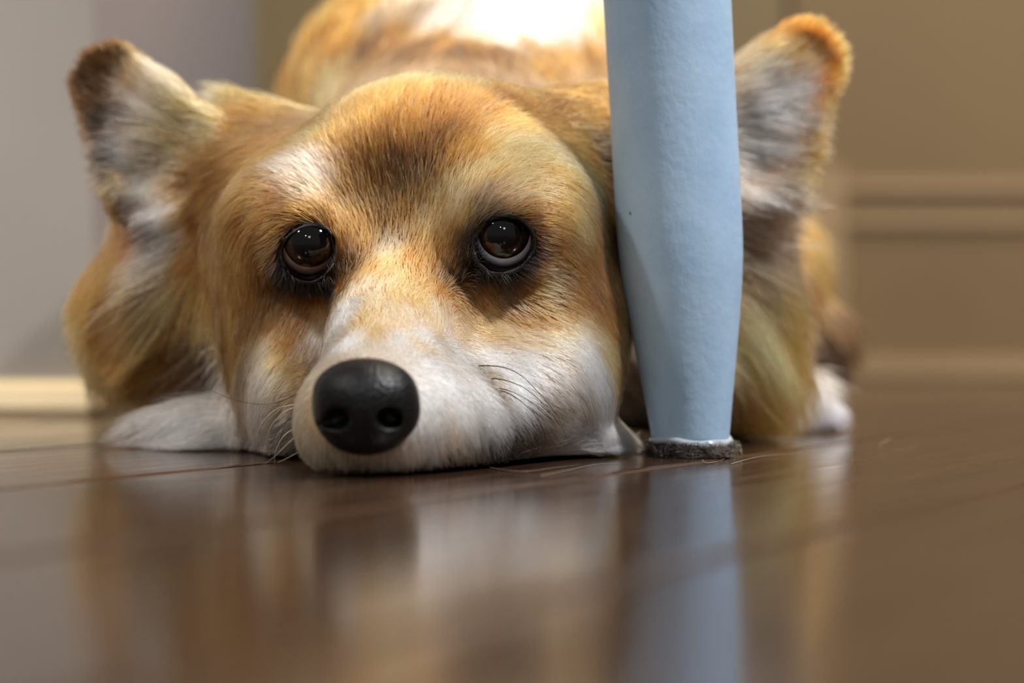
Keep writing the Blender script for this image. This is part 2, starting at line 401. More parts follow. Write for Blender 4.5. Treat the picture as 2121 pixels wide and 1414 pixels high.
# ---- coat colours (sRGB)
O = (210, 158, 92); OB = (226, 162, 88); OD = (150, 110, 54); DB = (116, 84, 40); OL = (228, 194, 138); CR = (238, 212, 176)
W = (244, 240, 236); WP = (236, 214, 196); G1 = (150, 132, 112); GD = (84, 72, 62); K = (22, 18, 18); TB = (178, 131, 74)
GUIDE_COL = [
 # dome; its dark centre is sable marking with cast shadow painted in
 (620,230,O),(680,210,OL),(760,190,OL),(850,175,OL),(950,180,OL),(1040,190,O),(1120,200,TB),(1200,240,TB),(600,300,O),(560,300,TB),
 (700,290,O),(660,280,OL),(760,260,O),(800,230,O),(860,240,TB),(780,330,OD),(840,300,OD),(840,380,DB),(900,260,OD),(880,350,DB),(930,220,TB),(980,260,TB),(960,330,TB),(800,420,OD),(1000,220,TB),
 (730,380,TB),(730,320,TB),(1050,260,O),(1000,300,OL),(1100,300,OL),(1180,300,O),(1050,350,OL),(1130,350,O),(1200,360,OL),(1230,420,TB),(980,380,OL),(930,400,OL),(900,430,OL),(1220,300,G1),(1245,340,DB),(1245,460,DB),
 (640,340,WP),(600,370,WP),(670,370,WP),(620,400,G1),(650,400,CR),(590,410,TB),(560,380,O),(680,420,G1),(700,440,TB),(740,450,O),(760,500,O),(700,500,TB),(800,470,OD),(840,460,TB),(880,470,OL),(940,430,CR),(960,460,OL),(900,520,O),(930,540,TB),(860,540,O),
 (990,420,G1),(1010,440,GD),(1050,410,CR),(1100,400,OL),(1060,435,OD),(1110,430,TB),(1130,460,O),(1150,420,O),(1180,460,OL),(1160,520,O),(1200,520,TB),(1240,560,TB),(1130,560,CR),
 (980,480,GD),(970,510,GD),(1000,450,G1),(960,540,GD),(955,575,K),(980,565,K),(1010,580,GD),(1040,585,GD),(1070,580,GD),(1105,560,TB),(1118,540,TB),(1125,500,TB),(1115,470,OD),(1010,600,TB),(1050,610,G1),(1090,600,O),(1130,600,OL),(1010,630,O),(1060,650,TB),(1110,650,TB),(1160,630,TB),(1200,600,TB),(1180,580,TB),
 (570,480,OD),(580,520,GD),(590,560,K),(610,590,K),(640,600,K),(670,590,K),(695,570,DB),(705,540,DB),(700,510,OD),(590,450,OD),(630,440,OD),(660,445,DB),(575,600,G1),(600,630,TB),(640,640,OD),(670,620,TB),(700,600,O),
 # blaze and muzzle
 (800,520,CR),(790,560,OL),(840,580,OL),(760,570,O),(820,620,OL),(780,620,CR),(870,620,OL),(900,600,O),(930,620,O),(960,600,TB),(740,600,CR),(720,640,W),(760,660,OL),(700,680,W),(800,660,CR),(850,660,CR),(900,660,CR),(780,690,OL),(720,710,W),(820,700,W),(880,700,W),(950,680,CR),(1000,680,OL),(1050,690,CR),(1100,700,CR),(1150,700,CR),(1190,680,CR),(1200,720,W),
 (950,730,W),(1020,740,W),(1100,750,W),(900,750,W),(880,720,CR),(930,800,W),(1000,800,W),(1060,790,W),(1120,800,WP),(1180,790,WP),(1230,760,W),(1240,700,OL),(1250,650,TB),(1240,600,OD),(1270,720,TB),(1280,800,G1),
 (1000,770,G1),(1010,800,G1),(900,850,W),(960,870,W),(1020,870,W),(1080,830,W),(1140,850,G1),(1200,840,G1),(1100,870,GD),(1090,900,GD),(1060,920,GD),(1120,920,G1),(1150,890,W),(1200,880,W),(1250,880,W),(1290,900,W),(1260,920,W),(1300,850,G1),
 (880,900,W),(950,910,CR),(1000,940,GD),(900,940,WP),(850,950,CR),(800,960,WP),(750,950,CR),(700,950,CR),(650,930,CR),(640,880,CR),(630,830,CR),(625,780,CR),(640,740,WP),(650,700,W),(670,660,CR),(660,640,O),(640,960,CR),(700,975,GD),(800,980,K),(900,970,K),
 (620,680,TB),(600,720,O),(610,760,OL),(590,680,TB),(570,640,OD),(600,820,CR),(590,870,WP),(560,700,CR),(550,760,WP),(540,820,WP),(530,880,WP),(560,920,G1),(500,800,W),(520,740,G1),
 # left side of the head
 (560,240,TB),(520,260,OD),(540,200,OL),(500,210,CR),(470,190,CR),(560,330,O),(520,340,TB),(480,330,OD),(450,380,OD),(520,400,TB),(480,430,TB),(540,440,O),(420,440,OD),(440,500,TB),(500,500,O),(540,520,TB),(530,580,TB),(500,560,O),(550,600,OD),(490,620,O),(510,660,OD),
 (400,520,TB),(350,520,WP),(380,560,OL),(330,560,G1),(430,560,O),(300,600,TB),(360,610,OL),(420,620,TB),(450,660,G1),(480,700,DB),(490,740,DB),(450,740,DB),(400,700,TB),(380,660,O),(340,680,OB),(300,660,TB),(250,640,TB),(220,680,OL),(200,620,OL),(240,720,OD),(280,740,OB),(320,730,OB),(360,740,TB),(400,770,OD),(300,790,OD),(260,790,TB),(440,790,OD),
 (420,830,W),(380,850,CR),(460,830,W),(500,840,WP),(400,890,W),(450,890,W),(350,900,WP),(480,900,W),(520,920,WP),(430,930,CR),(330,880,TB),(300,900,TB),(310,850,TB),
 # neck behind the crown and trunk
 (600,150,OB),(650,100,OB),(700,140,OD),(800,120,OD),(900,120,OD),(1000,120,OD),(1100,110,OD),(1180,150,TB),(1230,160,OD),(620,70,OB),(560,170,O),(700,60,OB),(760,40,OB),(780,70,G1),(850,60,G1),(900,60,WP),(950,80,WP),(1000,50,W),(1050,40,W),(1100,60,W),(1150,50,W),(1200,40,W),(1240,90,OB),(1200,90,CR),(850,20,CR),(700,20,OB),(620,30,OB),
 (200,480,OB),(230,520,OB),(260,560,OB),(300,540,OB),(190,560,OB),
 # right of the leg
 (1560,440,GD),(1560,480,WP),(1590,460,G1),(1550,520,G1),(1600,520,OB),(1650,500,OB),(1680,520,OL),(1620,580,OB),(1560,560,OL),(1590,600,OB),(1560,690,OB),(1630,760,OB),(1550,740,OB),(1580,650,OB),(1570,620,OL),(1550,680,OL),(1600,660,OB),(1650,600,OB),(1680,640,OB),(1570,720,OB),(1620,720,OB),(1560,780,OB),(1600,790,OB),(1560,840,TB),(1600,850,TB),(1540,880,CR),(1570,905,CR),(1610,890,OD),
 (1660,805,W),(1660,840,W),(1640,870,W),(1700,860,(214,208,214)),(1730,870,(214,208,214)),(1650,815,W),
 (1690,640,GD),(1690,700,GD),(1685,750,GD),(1695,670,DB),
 (720,420,OD),(740,360,OD),(780,300,OD),(820,260,OD),(900,300,DB),(900,400,OD),(870,430,OD),(950,260,OD),(1000,240,OD),(1050,220,OD),(1100,200,OD),(960,300,OD),(920,350,OD),(820,350,DB),(780,400,OD),(1150,180,OD),(1200,200,OD),  # wider dark forehead band: sable fur and cast shadow, both in the coat colour
 (430,400,OD),(400,440,OD),(500,600,OD),(470,540,TB),(520,470,TB),(440,520,OD),(560,520,TB),(480,640,OD),(540,380,TB),
 (650,130,OD),(750,130,DB),(850,125,DB),(950,125,DB),(1050,135,DB),(1150,140,OD),(800,100,OD),(900,98,OD),(1000,96,CR),(1060,92,W),(1120,95,W),(1180,92,W),(700,105,OB),  # neck band behind the crown: dark brown fur, deepened by painted shading
 # left ear: rim dark, inside pale
 (150,150,DB),(190,100,DB),(240,95,DB),(145,230,TB),(165,300,TB),(175,360,OD),(290,110,DB),(340,150,TB),(200,180,DB),(230,150,DB),(200,250,GD),(280,160,OL),(330,180,CR),(260,190,WP),(300,220,WP),(370,200,CR),(420,240,OL),(250,240,GD),(275,265,WP),(290,280,G1),(350,270,CR),(262,300,W),(275,330,W),(330,320,G1),(390,300,OL),(300,380,W),(330,400,WP),(350,340,G1),(262,372,OL),(280,420,GD),(330,450,W),(360,470,W),(230,420,DB),(280,460,DB),(210,400,OD),(400,380,OD),(430,340,OD),(460,260,OL),(480,230,CR),(290,350,GD),
 (165,180,DB),(172,250,DB),(182,300,DB),(197,350,DB),(216,400,DB),(240,436,DB),(275,466,DB),(310,482,GD),(230,330,GD),(240,240,GD),(225,200,DB),
 (700,968,K),(760,972,K),(820,972,K),(880,968,GD),(940,956,GD),(1000,942,K),(1050,926,K),(1000,75,W),(1100,78,W),(1150,75,W),(930,70,WP),  # dark mouth line: black lips plus the shadow under them, painted into the coat
 # right ear: bright tan tip, pale inside, tan outer rim
 (1560,90,OB),(1600,60,OB),(1660,45,OB),(1700,60,OB),(1730,110,OB),(1740,170,OB),(1735,230,O),(1700,150,OB),(1680,110,OL),(1640,90,OB),(1580,120,OL),(1560,150,CR),(1620,130,OL),(1660,170,WP),(1600,160,G1),(1580,190,W),(1640,200,W),(1550,230,W),(1600,240,G1),(1640,240,W),(1600,85,OB),(1650,80,OB),(1690,95,OB),(1715,130,OB),(1720,180,OB),(1650,112,O),(1600,108,O),(1560,112,O),(1540,95,OB),(1690,200,O),(1700,230,O),(1670,270,O),(1635,330,O),(1560,280,G1),(1620,270,WP),(1560,310,W),(1620,320,WP),(1570,350,G1),(1560,400,WP),(1600,380,WP),(1700,250,OB),(1690,290,DB),(1660,310,O),(1640,350,OD),(1680,330,OB),(1610,400,OD),(1650,370,OB),(1600,430,DB),(1640,400,DB),
]
BODY_COL = [((0.0, 1.05, 0.225), W), ((0.04, 1.10, 0.23), W), ((-0.03, 1.25, 0.23), OB), ((0.05, 1.35, 0.23), OB), ((-0.13, 1.2, 0.12), OB), ((0.12, 1.2, 0.12), OB), ((0, 1.5, 0.15), OB), ((-0.17, 1.1, 0.05), OB),
            ((0.13, 1.1, 0.05), TB), ((-0.10, 1.08, 0.19), OB), ((0.10, 1.08, 0.19), OB), ((0.09, 0.96, 0.10), OB), ((-0.12, 0.96, 0.10), OB)]

# ---- lie of the coat: pixel, flow direction in the picture plane, length mm, lift
GUIDE_DIR = [
 (850,175,0,-1,13,.45),(700,200,-.45,-1,13,.4),(1000,185,.3,-1,13,.45),(1120,215,.6,-.9,13,.4),(620,260,-.7,-.8,13,.35),(1200,280,1,-.5,14,.35),
 (840,300,0,-1,11,.25),(740,300,-.35,-1,11,.25),(950,300,.35,-1,11,.25),(1060,300,.8,-.6,12,.25),(1150,340,1,-.3,13,.3),(1230,400,1,.1,14,.3),
 (660,330,-.6,-.8,10,.25),(600,350,-.9,-.5,11,.25),(560,300,-1,-.3,11,.25),(840,400,0,-1,9,.2),(760,400,-.2,-1,9,.2),(920,400,.25,-1,9,.2),(990,400,.5,-.9,8,.25),(1050,410,.9,-.5,8,.2),(1110,420,1,-.05,9,.2),(1160,460,.95,.35,11,.25),(1180,540,.8,.6,12,.25),
 (700,430,-.4,-1,7,.2),(650,410,-.9,-.6,7,.2),(600,420,-1,-.1,8,.2),(570,470,-.8,.6,9,.2),(540,540,-.5,.9,11,.25),
 (820,500,-.1,-1,6,.2),(740,500,-.1,-1,6,.15),(900,500,.2,-1,6,.15),(970,500,.5,-.85,5,.15),(710,560,-.2,-.9,5,.15),(950,560,.2,-.9,5,.15),
 (1000,575,.1,.9,4,.25),(1040,590,.5,.9,5,.25),(1090,575,.9,.6,6,.25),(1120,530,1,.3,6,.2),(1050,640,.9,.6,7,.2),(1120,620,1,.5,8,.2),(980,610,.3,.3,5,.2),
 (600,590,-.4,.9,5,.25),(640,605,-.05,1,5,.25),(680,590,.2,.6,4,.2),(620,650,-.3,1,7,.2),
 (800,570,-.1,-1,6,.25),(820,640,0,-1,5,.2),(720,650,-.5,-.8,5,.2),(900,640,.5,-.7,5,.2),(780,700,-.1,-.9,3.5,.15),(860,700,.4,-.7,4,.2),(680,720,-.8,-.4,4,.2),(640,780,-.9,.3,4,.25),(620,860,-.8,.7,5,.3),(650,940,-.3,1,8,.45),(740,960,0,1,8,.45),(840,950,.3,1,8,.4),(620,900,-.8,.6,7,.45),
 (920,740,.9,-.1,4.5,.2),(1000,700,1,-.05,6,.2),(1100,700,1,.25,8,.2),(1180,680,.9,.5,10,.25),(900,820,.8,.5,4.5,.2),(980,820,.9,.4,6,.2),(1080,800,.9,.45,8,.2),(1160,780,.8,.6,10,.25),(1230,780,.7,.7,12,.25),
 (900,900,.5,.9,6,.25),(980,900,.7,.7,8,.25),(1060,900,.8,.55,8,.25),(1140,890,.9,.45,11,.25),(1240,890,.8,.5,13,.25),(1240,620,.8,.6,13,.25),(1270,700,.6,.8,14,.25),
 (590,700,-.2,1,9,.25),(560,760,-.3,1,12,.25),(540,850,-.6,.9,14,.3),(570,930,-.5,.6,10,.3),
 (520,300,-.9,-.5,14,.35),(480,330,-.9,-.3,18,.35),(540,195,-.25,-1,26,.7),(490,205,-.35,-.95,26,.7),(450,195,-.2,-1,20,.7),(500,400,-.9,.5,14,.35),(450,480,-.8,.7,18,.35),(420,430,-.9,.3,10,.3),(530,620,-.4,1,13,.25),(500,700,-.7,.8,20,.3),(420,600,-.8,.7,34,.35),(350,560,-.8,.6,36,.35),(300,640,-.7,.8,34,.4),(380,700,-.9,.6,34,.35),(250,700,-.5,.8,32,.4),(440,760,-.9,.5,30,.3),
 (400,860,-.9,.35,30,.5),(480,870,-.9,.4,30,.6),(350,900,-.9,.35,22,.5),
 (700,130,-.2,-1,20,.4),(900,120,0,-1,15,.4),(1100,120,.2,-1,12,.4),(600,120,-.4,-1,22,.4),(700,50,-.2,-1,24,.4),(1000,50,.1,-1,26,.4),(1200,50,.3,-1,24,.4),
 (220,520,-.5,.8,28,.35),
 (1560,480,.8,.3,30,.35),(1600,560,.7,.6,38,.35),(1660,520,.7,.7,32,.35),(1560,640,.6,.8,40,.35),(1620,680,.5,.85,40,.3),(1560,760,.5,.9,38,.3),(1600,800,.4,.9,34,.3),(1560,880,.6,.5,22,.25),
 (1650,830,.4,.9,12,.25),(1710,860,.9,.4,8,.2),
 # ears
 (200,110,-.6,-.8,5,.3),(150,200,-1,.1,5,.3),(165,330,-.8,.5,6,.3),(230,420,-.5,.8,7,.3),(300,110,.2,-1,5,.3),(350,150,.3,-.9,6,.3),(430,210,.1,-1,14,.45),
 (220,200,-.95,-.35,5,.3),(250,150,-.6,-.7,5,.3),(270,200,-.95,-.35,10,.35),(320,180,-.8,-.6,10,.35),(360,230,-.8,-.6,17,.45),(300,280,-1,-.05,16,.4),(380,300,-.9,-.3,22,.45),(220,300,-1,.1,6,.3),(260,320,-1,.1,10,.35),(330,350,-1,0,16,.4),(290,400,-.8,.4,9,.35),(350,440,-.8,.2,14,.4),(270,440,-.5,.8,6,.3),
 (1600,70,.5,-.8,7,.3),(1680,60,.5,-.8,7,.3),(1740,120,.9,-.3,7,.3),(1740,220,.9,.2,8,.3),(1690,130,.7,-.6,7,.3),(1620,150,.8,-.55,16,.35),(1560,170,.8,-.5,20,.4),(1560,230,1,-.05,24,.45),(1640,230,1,.0,14,.35),(1690,210,1,.0,7,.3),(1560,300,1,.1,22,.4),(1620,310,.95,.1,12,.35),(1560,380,1,.15,26,.4),(1690,290,.7,.6,14,.4),(1640,370,.7,.6,16,.4),(1600,430,.8,.6,20,.4),
]
BODY_DIR = [((0.0, 1.10, 0.23), (0.1, 1, 0.3), 30, .4), ((0, 1.35, 0.23), (0, 1, 0), 28, .35), ((-0.13, 1.2, 0.12), (-0.2, 1, -.5), 30, .35), ((0.13, 1.2, 0.12), (0.2, 1, -.5), 30, .35),
            ((-0.17, 1.08, 0.05), (-.5, .3, -.8), 26, .35), ((0.13, 1.08, 0.05), (.5, .3, -.8), 26, .35), ((0, 1.5, 0.12), (0, 1, -.3), 28, .3)]

# ---- eye outlines in the picture: lid edge points (x, y, width of the dark lid skin)
LID = {
 'R': [(988,508,9),(994,523,13),(1005,540,15),(1020,551,15),(1040,554,14),(1058,551,13),(1075,543,12),(1088,530,11),(1098,515,11),(1101,499,9),(1097,483,8),(1083,466,9),(1063,456,10),(1043,454,10),(1022,457,9),(1007,467,8),(996,483,7),(988,497,7)],
 'L': [(588,533,9),(598,552,11),(611,566,11),(625,573,11),(641,575,11),(657,571,10),(671,560,9),(683,544,7),(688,520,6),(685,496,6),(674,480,8),(653,471,9),(632,473,10),(611,484,10),(595,498,9),(587,514,8)],
}
def gather():
    cp, cc, dp, dd, dl = [], [], [], [], []
    for px, py, c in GUIDE_COL:
        loc, nor = hit(px, py)
        if loc is None:   # just off the bare skin: nearest skin point to that sight line at head depth
            loc = P(px, py, 0.86); q = bvh.find_nearest(Vector(loc)); loc = np.array(q[0])
            if q[3] > 0.03: continue
        cp.append(loc); cc.append(lin(c))
    for pts in LID.values():
        cx, cy = np.mean([(a, b) for a, b, w in pts], 0)
        for a, b, w in pts:
            for f in ((0.6, 0.95) if b > cy + 8 else (0.45,)):
                r = math.hypot(a - cx, b - cy); loc, nor = hit(a + (a - cx) / r * w * f, b + (b - cy) / r * w * f)
                if loc is not None: cp.append(loc); cc.append(lin(K))
    for p, c in BODY_COL:
        cp.append(np.array(bvh.find_nearest(Vector(p))[0])); cc.append(lin(c))
    for px, py, dx, dy, L, lift in GUIDE_DIR:
        loc, nor = hit(px, py)
        if loc is None:
            loc = P(px, py, 0.86); loc = np.array(bvh.find_nearest(Vector(loc))[0])
        dp.append(loc); dd.append(np.array([dx, 0.0, -dy])); dl.append((L, lift))
    for p, d, L, lift in BODY_DIR:
        dp.append(np.array(bvh.find_nearest(Vector(p))[0])); dd.append(np.array(d, float)); dl.append((L, lift))
    dd = np.array(dd); dd /= np.linalg.norm(dd, axis=1)[:, None]
    return np.array(cp), np.array(cc), np.array(dp), dd, np.array(dl)
CP, CC, DP, DD, DL = gather()
def idw(X, A, val, power, eps):
    out = np.zeros((len(X), val.shape[1]))
    for s in range(0, len(X), 20000):
        x = X[s:s + 20000]
        d2 = (x ** 2).sum(1)[:, None] + (A ** 2).sum(1)[None] - 2 * x @ A.T
        w = 1 / (np.maximum(d2, 0) + eps ** 2) ** power
        out[s:s + 20000] = (w @ val) / w.sum(1)[:, None]
    return out
def noise3(X, f, seed):
    r = np.random.default_rng(seed); o = np.zeros(len(X))
    for k in range(6):
        d = r.normal(size=3); d *= f * (0.6 + 0.9 * r.random()) / np.linalg.norm(d); o += np.sin(X @ d + r.random() * 6.28 + 1.5 * np.sin(X @ (d[::-1] * 0.7)))
    return o / 6
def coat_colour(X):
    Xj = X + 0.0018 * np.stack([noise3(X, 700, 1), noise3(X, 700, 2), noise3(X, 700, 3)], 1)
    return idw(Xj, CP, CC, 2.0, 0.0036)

# ---- body mesh (bare skin and undercoat)
def coat_skin_material():
    m, nt, b = new_mat('corgi_undercoat'); a = nt.nodes.new('ShaderNodeAttribute'); a.attribute_name = 'coat'
    nt.links.new(a.outputs['Color'], b.inputs['Base Color']); b.inputs['Roughness'].default_value = 0.9; b.inputs['Specular IOR Level'].default_value = 0.1
    return m
body = mesh_obj('body', DV, DQ, coat_skin_material(), dog)
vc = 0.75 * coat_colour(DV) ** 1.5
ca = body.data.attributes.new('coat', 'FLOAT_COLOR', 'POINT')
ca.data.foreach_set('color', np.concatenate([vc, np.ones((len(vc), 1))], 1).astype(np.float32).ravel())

def in_eye(X):
    """mask of points within the lid outline, measured on the head"""
    m = np.zeros(len(X), bool)
    for k, pts in LID.items():
        e = EYES[k]; near = np.where(np.linalg.norm(X - e['c'], axis=1) < 0.022)[0]
        if not len(near): continue
        x = X[near]; px = CX + x[:, 0] / x[:, 1] * F; py = HY - (x[:, 2] - CAMH) / x[:, 1] * F
        c = np.mean([(a, b) for a, b, w in pts], 0)
        poly = np.array([((a - c[0]) * (1 + w * 0.55 / 55) + c[0], (b - c[1]) * (1 + w * 0.55 / 55) + c[1]) for a, b, w in pts])
        ins = np.zeros(len(x), bool)
        for i in range(len(poly)):
            a, b = poly[i], poly[(i + 1) % len(poly)]
            cnd = ((a[1] > py) != (b[1] > py)) & (px < (b[0] - a[0]) * (py - a[1]) / (b[1] - a[1] + 1e-9) + a[0]); ins ^= cnd
        m[near[ins]] = True
    return m
NOSE_C = P(756, 836, 0.6680)

# ---- fur
def sample(n_of_area):
    A, B, C = DV[DT[:, 0]], DV[DT[:, 1]], DV[DT[:, 2]]
    cr = np.cross(B - A, C - A); ar = np.linalg.norm(cr, axis=1) / 2; nor = cr / (2 * ar[:, None] + 1e-12)
    cen = (A + B + C) / 3
    dens = n_of_area(cen, nor)
    n = rng.poisson(dens * ar * 1e4)
    i = np.repeat(np.arange(len(DT)), n)
    r1 = np.sqrt(rng.random(len(i))); r2 = rng.random(len(i))
    X = A[i] * (1 - r1)[:, None] + B[i] * (r1 * (1 - r2))[:, None] + C[i] * (r1 * r2)[:, None]
    return X, i
def vertex_normals():
    A, B, C = DV[DQ[:, 0]], DV[DQ[:, 1]], DV[DQ[:, 2]]; n = np.cross(DV[DQ[:, 2]] - A, DV[DQ[:, 3]] - B)
    N = np.zeros_like(DV)
    for j in range(4): np.add.at(N, DQ[:, j], n)
    for _ in range(2):
        M = np.zeros_like(N)
        for j in range(4):
            for l in range(4): np.add.at(M, DQ[:, j], N[DQ[:, l]])
        N = M / (np.linalg.norm(M, axis=1)[:, None] + 1e-12)
    return N
VN = vertex_normals()

def hair_material():
    m = bpy.data.materials.new('corgi_fur'); m.use_nodes = True; nt = m.node_tree; N = nt.nodes; N.clear()
    out = N.new('ShaderNodeOutputMaterial'); h = N.new('ShaderNodeBsdfHairPrincipled'); h.model = 'CHIANG'; h.parametrization = 'COLOR'
    a = N.new('ShaderNodeAttribute'); a.attribute_name = 'coat'
    nt.links.new(a.outputs['Color'], h.inputs['Color']); nt.links.new(h.outputs[0], out.inputs[0])
    h.inputs['Roughness'].default_value = 0.42; h.inputs['Radial Roughness'].default_value = 0.6
    h.inputs['Coat'].default_value = 0.0
    return m
FUR_MAT = hair_material()
def make_curves(name, P3, rad, col, mat, parent):
    n, k, _ = P3.shape
    hc = bpy.data.hair_curves.new(name); hc.add_curves([k] * n)
    hc.position_data.foreach_set('vector', P3.astype(np.float32).ravel())
    at = hc.attributes.get('radius') or hc.attributes.new('radius', 'FLOAT', 'POINT')
    at.data.foreach_set('value', rad.astype(np.float32).ravel())
    ac = hc.attributes.new('coat', 'FLOAT_COLOR', 'CURVE')
    ac.data.foreach_set('color', np.concatenate([col, np.ones((n, 1))], 1).astype(np.float32).ravel())
    hc.materials.append(mat)
    o = bpy.data.objects.new(name, hc); COL.objects.link(o)
    o.parent = parent; o.matrix_parent_inverse = Matrix.Translation(parent_world(parent)).inverted()
    return o

def density(c, n):
    d = np.full(len(c), 165.0)                      # per square centimetre, face
    d[c[:, 1] > 0.80] = 95
    d[c[:, 1] > 0.95] = 45
    d[c[:, 1] > 1.22] = 22
    face = (c[:, 1] < 0.80); d[face & (n[:, 1] > 0.4)] = 40
    v = np.array([0, 0, CAMH]) - c; v /= np.linalg.norm(v, axis=1)[:, None]
    d[((n * v).sum(1) < -0.45) & (c[:, 1] < 0.95)] *= 0.3
    d[(c[:, 2] < 0.003)] = 0
    d[(c[:, 1] > 0.83) & (c[:, 1] < 0.95) & (n[:, 1] > 0.5)] *= 0.4
    return d
def build_fur():
    X, ti = sample(density)
    n0 = VN[DT[ti, 0]] + VN[DT[ti, 1]] + VN[DT[ti, 2]]; Nn = n0 / np.linalg.norm(n0, axis=1)[:, None]
    keep = ~in_eye(X)
    nd = (X - NOSE_C) / np.array([0.0175, 0.020, 0.0155]); keep &= (nd ** 2).sum(1) > 0.80
    X, Nn = X[keep], Nn[keep]; n = len(X)
    D = idw(X, DP, DD, 2.0, 0.004); LL = idw(X, DP, DL, 2.0, 0.004)
    bend = rng.normal(0, 0.35, n)
    D += 0.16 * np.stack([noise3(X, 260, 11), noise3(X, 260, 12), noise3(X, 260, 13)], 1) + 0.07 * rng.normal(size=(n, 3))
    L = LL[:, 0] * 1e-3 * (0.65 + 0.5 * rng.random(n)); lift = LL[:, 1] * (0.7 + 0.6 * rng.random(n))
    T = D - Nn * (D * Nn).sum(1)[:, None]; T /= np.linalg.norm(T, axis=1)[:, None] + 1e-9
    K5 = 5; t = np.linspace(0, 1, K5)
    pts = np.zeros((n, K5, 3)); pts[:, 0] = X - Nn * 0.00015
    for k in range(1, K5):
        l = np.maximum(lift, np.where(L < 0.009, 0.36, 0.25)) * (1 - 0.95 * (t[k] - 0.1))
        d = T + Nn * l[:, None] + np.cross(Nn, T) * (bend * (t[k] - 0.3))[:, None]; d[:, 2] -= 0.25 * t[k] * np.clip(L / 0.04, 0, 1)
        d /= np.linalg.norm(d, axis=1)[:, None]
        pts[:, k] = pts[:, k - 1] + d * (L / (K5 - 1))[:, None]
    # clumps
    tone = np.zeros(n); ear = (np.minimum(np.linalg.norm(X - (EAR_L['b'] * .6 + EAR_L['t'] * .4), axis=1), np.linalg.norm(X - (EAR_R['b'] * .6 + EAR_R['t'] * .4), axis=1)) < 0.036) & (np.abs(X[:, 0] + 0.02) > 0.07)
    for cell, f in ((0.0026, 0.45), (0.0065, 0.35), (0.013, 0.45)):
        cs = cell; long_ = np.clip((L - 0.012) / 0.012, 0, 1) if cell > 0.01 else 1.0
        key = np.floor((X + 0.3 * cell * rng.normal(size=X.shape)) / cs).astype(np.int64); key = (key[:, 0] * 73856093) ^ (key[:, 1] * 19349663) ^ (key[:, 2] * 83492791)
        _, inv = np.unique(key, return_inverse=True); cnt = np.bincount(inv)
        tip = np.stack([np.bincount(inv, pts[:, -1, j]) for j in range(3)], 1) / cnt[:, None]
        dlt = tip[inv] - pts[:, -1]; tone += rng.normal(0, 0.13 if cell < 0.01 else 0.30, len(cnt))[inv] * np.clip(L / 0.010, 0.4, 1.6) * long_
        if cell > 0.01:
            off = rng.normal(0, 0.11, (len(cnt), 3))[inv] * (L * np.clip((L - 0.014) / 0.012, 0, 1))[:, None]; off[:, 2] *= 0.6
            pts += (t[None, :, None] ** 1.3) * off[:, None, :]
        am = (f * long_ * (0.4 + 0.6 * rng.random(n)) * np.clip(L / 0.012, 0.2, 1))[:, None]
        if cell < 0.01: tone += (ear * rng.normal(0, 0.28, len(cnt))[inv])
        pts += (t[None, :, None] ** 1.5) * (dlt * am)[:, None, :]
    pts[:, :, 2] = np.maximum(pts[:, :, 2], 0.0008 + 0.002 * rng.random(n)[:, None])
    # keep hair off the eyeballs
    for e in EYES.values():
        v = pts - e['c']; d = np.linalg.norm(v, axis=2); m = d < e['r'] + 0.0012
        pts = np.where(m[..., None], e['c'] + v / d[..., None] * (e['r'] + 0.0012), pts)
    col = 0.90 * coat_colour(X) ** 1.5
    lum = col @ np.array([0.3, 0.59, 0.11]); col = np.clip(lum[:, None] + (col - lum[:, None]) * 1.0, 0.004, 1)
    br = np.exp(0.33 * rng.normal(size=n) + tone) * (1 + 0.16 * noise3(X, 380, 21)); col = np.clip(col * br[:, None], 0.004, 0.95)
    pale = rng.random(n) < 0.02; col[pale] = col[pale] * 0.4 + 0.5
    r0 = np.where(X[:, 1] > 0.95, 0.00024, np.where(X[:, 1] > 0.80, 0.00016, 0.000118))
    taper = np.array([0.85, 1, 0.95, 0.7, 0.18])
    rad = r0[:, None] * taper[None] * (0.8 + 0.4 * rng.random(n))[:, None]
    print('fur strands', n)
    o = make_curves('fur', pts, rad, col, FUR_MAT, dog); o['kind'] = 'stuff'
    return o
import os
if not os.environ.get('NOFUR'): build_fur()

# ---- eyes
def sphere_geo(c, r, axis, cap=None, nu=64, nv=48, bulge=0.0, bth=None):
    """sphere or spherical cap around axis (unit), cap = opening half angle"""
    ax = Vector(axis).normalized(); q = ax.to_track_quat('Z', 'Y').to_matrix(); V = []; Fc = []
    th = math.pi if cap is None else cap
    for i in range(nv + 1):
        a = th * i / nv; rr = r + bulge * max(0, 1 - (a / (bth or th)) ** 2) if cap else r
        for k in range(nu):
            b = 2 * math.pi * k / nu; p = q @ Vector((math.sin(a) * math.cos(b), math.sin(a) * math.sin(b), math.cos(a))) * rr
            V.append((c[0] + p.x, c[1] + p.y, c[2] + p.z))
    for i in range(nv):
        for k in range(nu):
            k2 = (k + 1) % nu; Fc.append((i * nu + k, (i + 1) * nu + k, (i + 1) * nu + k2, i * nu + k2))
    return V, Fc
def iris_material():
    m, nt, b = new_mat('dark_brown_iris'); N = nt.nodes; L = nt.links
    tc = N.new('ShaderNodeTexCoord'); n = N.new('ShaderNodeTexNoise'); n.inputs['Scale'].default_value = 900; n.inputs['Detail'].default_value = 4
    r = N.new('ShaderNodeValToRGB'); e = r.color_ramp.elements; e[0].position = 0.35; e[0].color = (*lin((20, 11, 7)), 1); e[1].position = 0.7; e[1].color = (*lin((58, 34, 20)), 1)
    L.new(tc.outputs['Object'], n.inputs['Vector']); L.new(n.outputs['Fac'], r.inputs[0]); L.new(r.outputs[0], b.inputs['Base Color'])
    b.inputs['Specular IOR Level'].default_value = 0.0; b.inputs['Roughness'].default_value = 0.04; b.inputs['Coat Weight'].default_value = 1.0; b.inputs['Coat Roughness'].default_value = 0.01
    return m
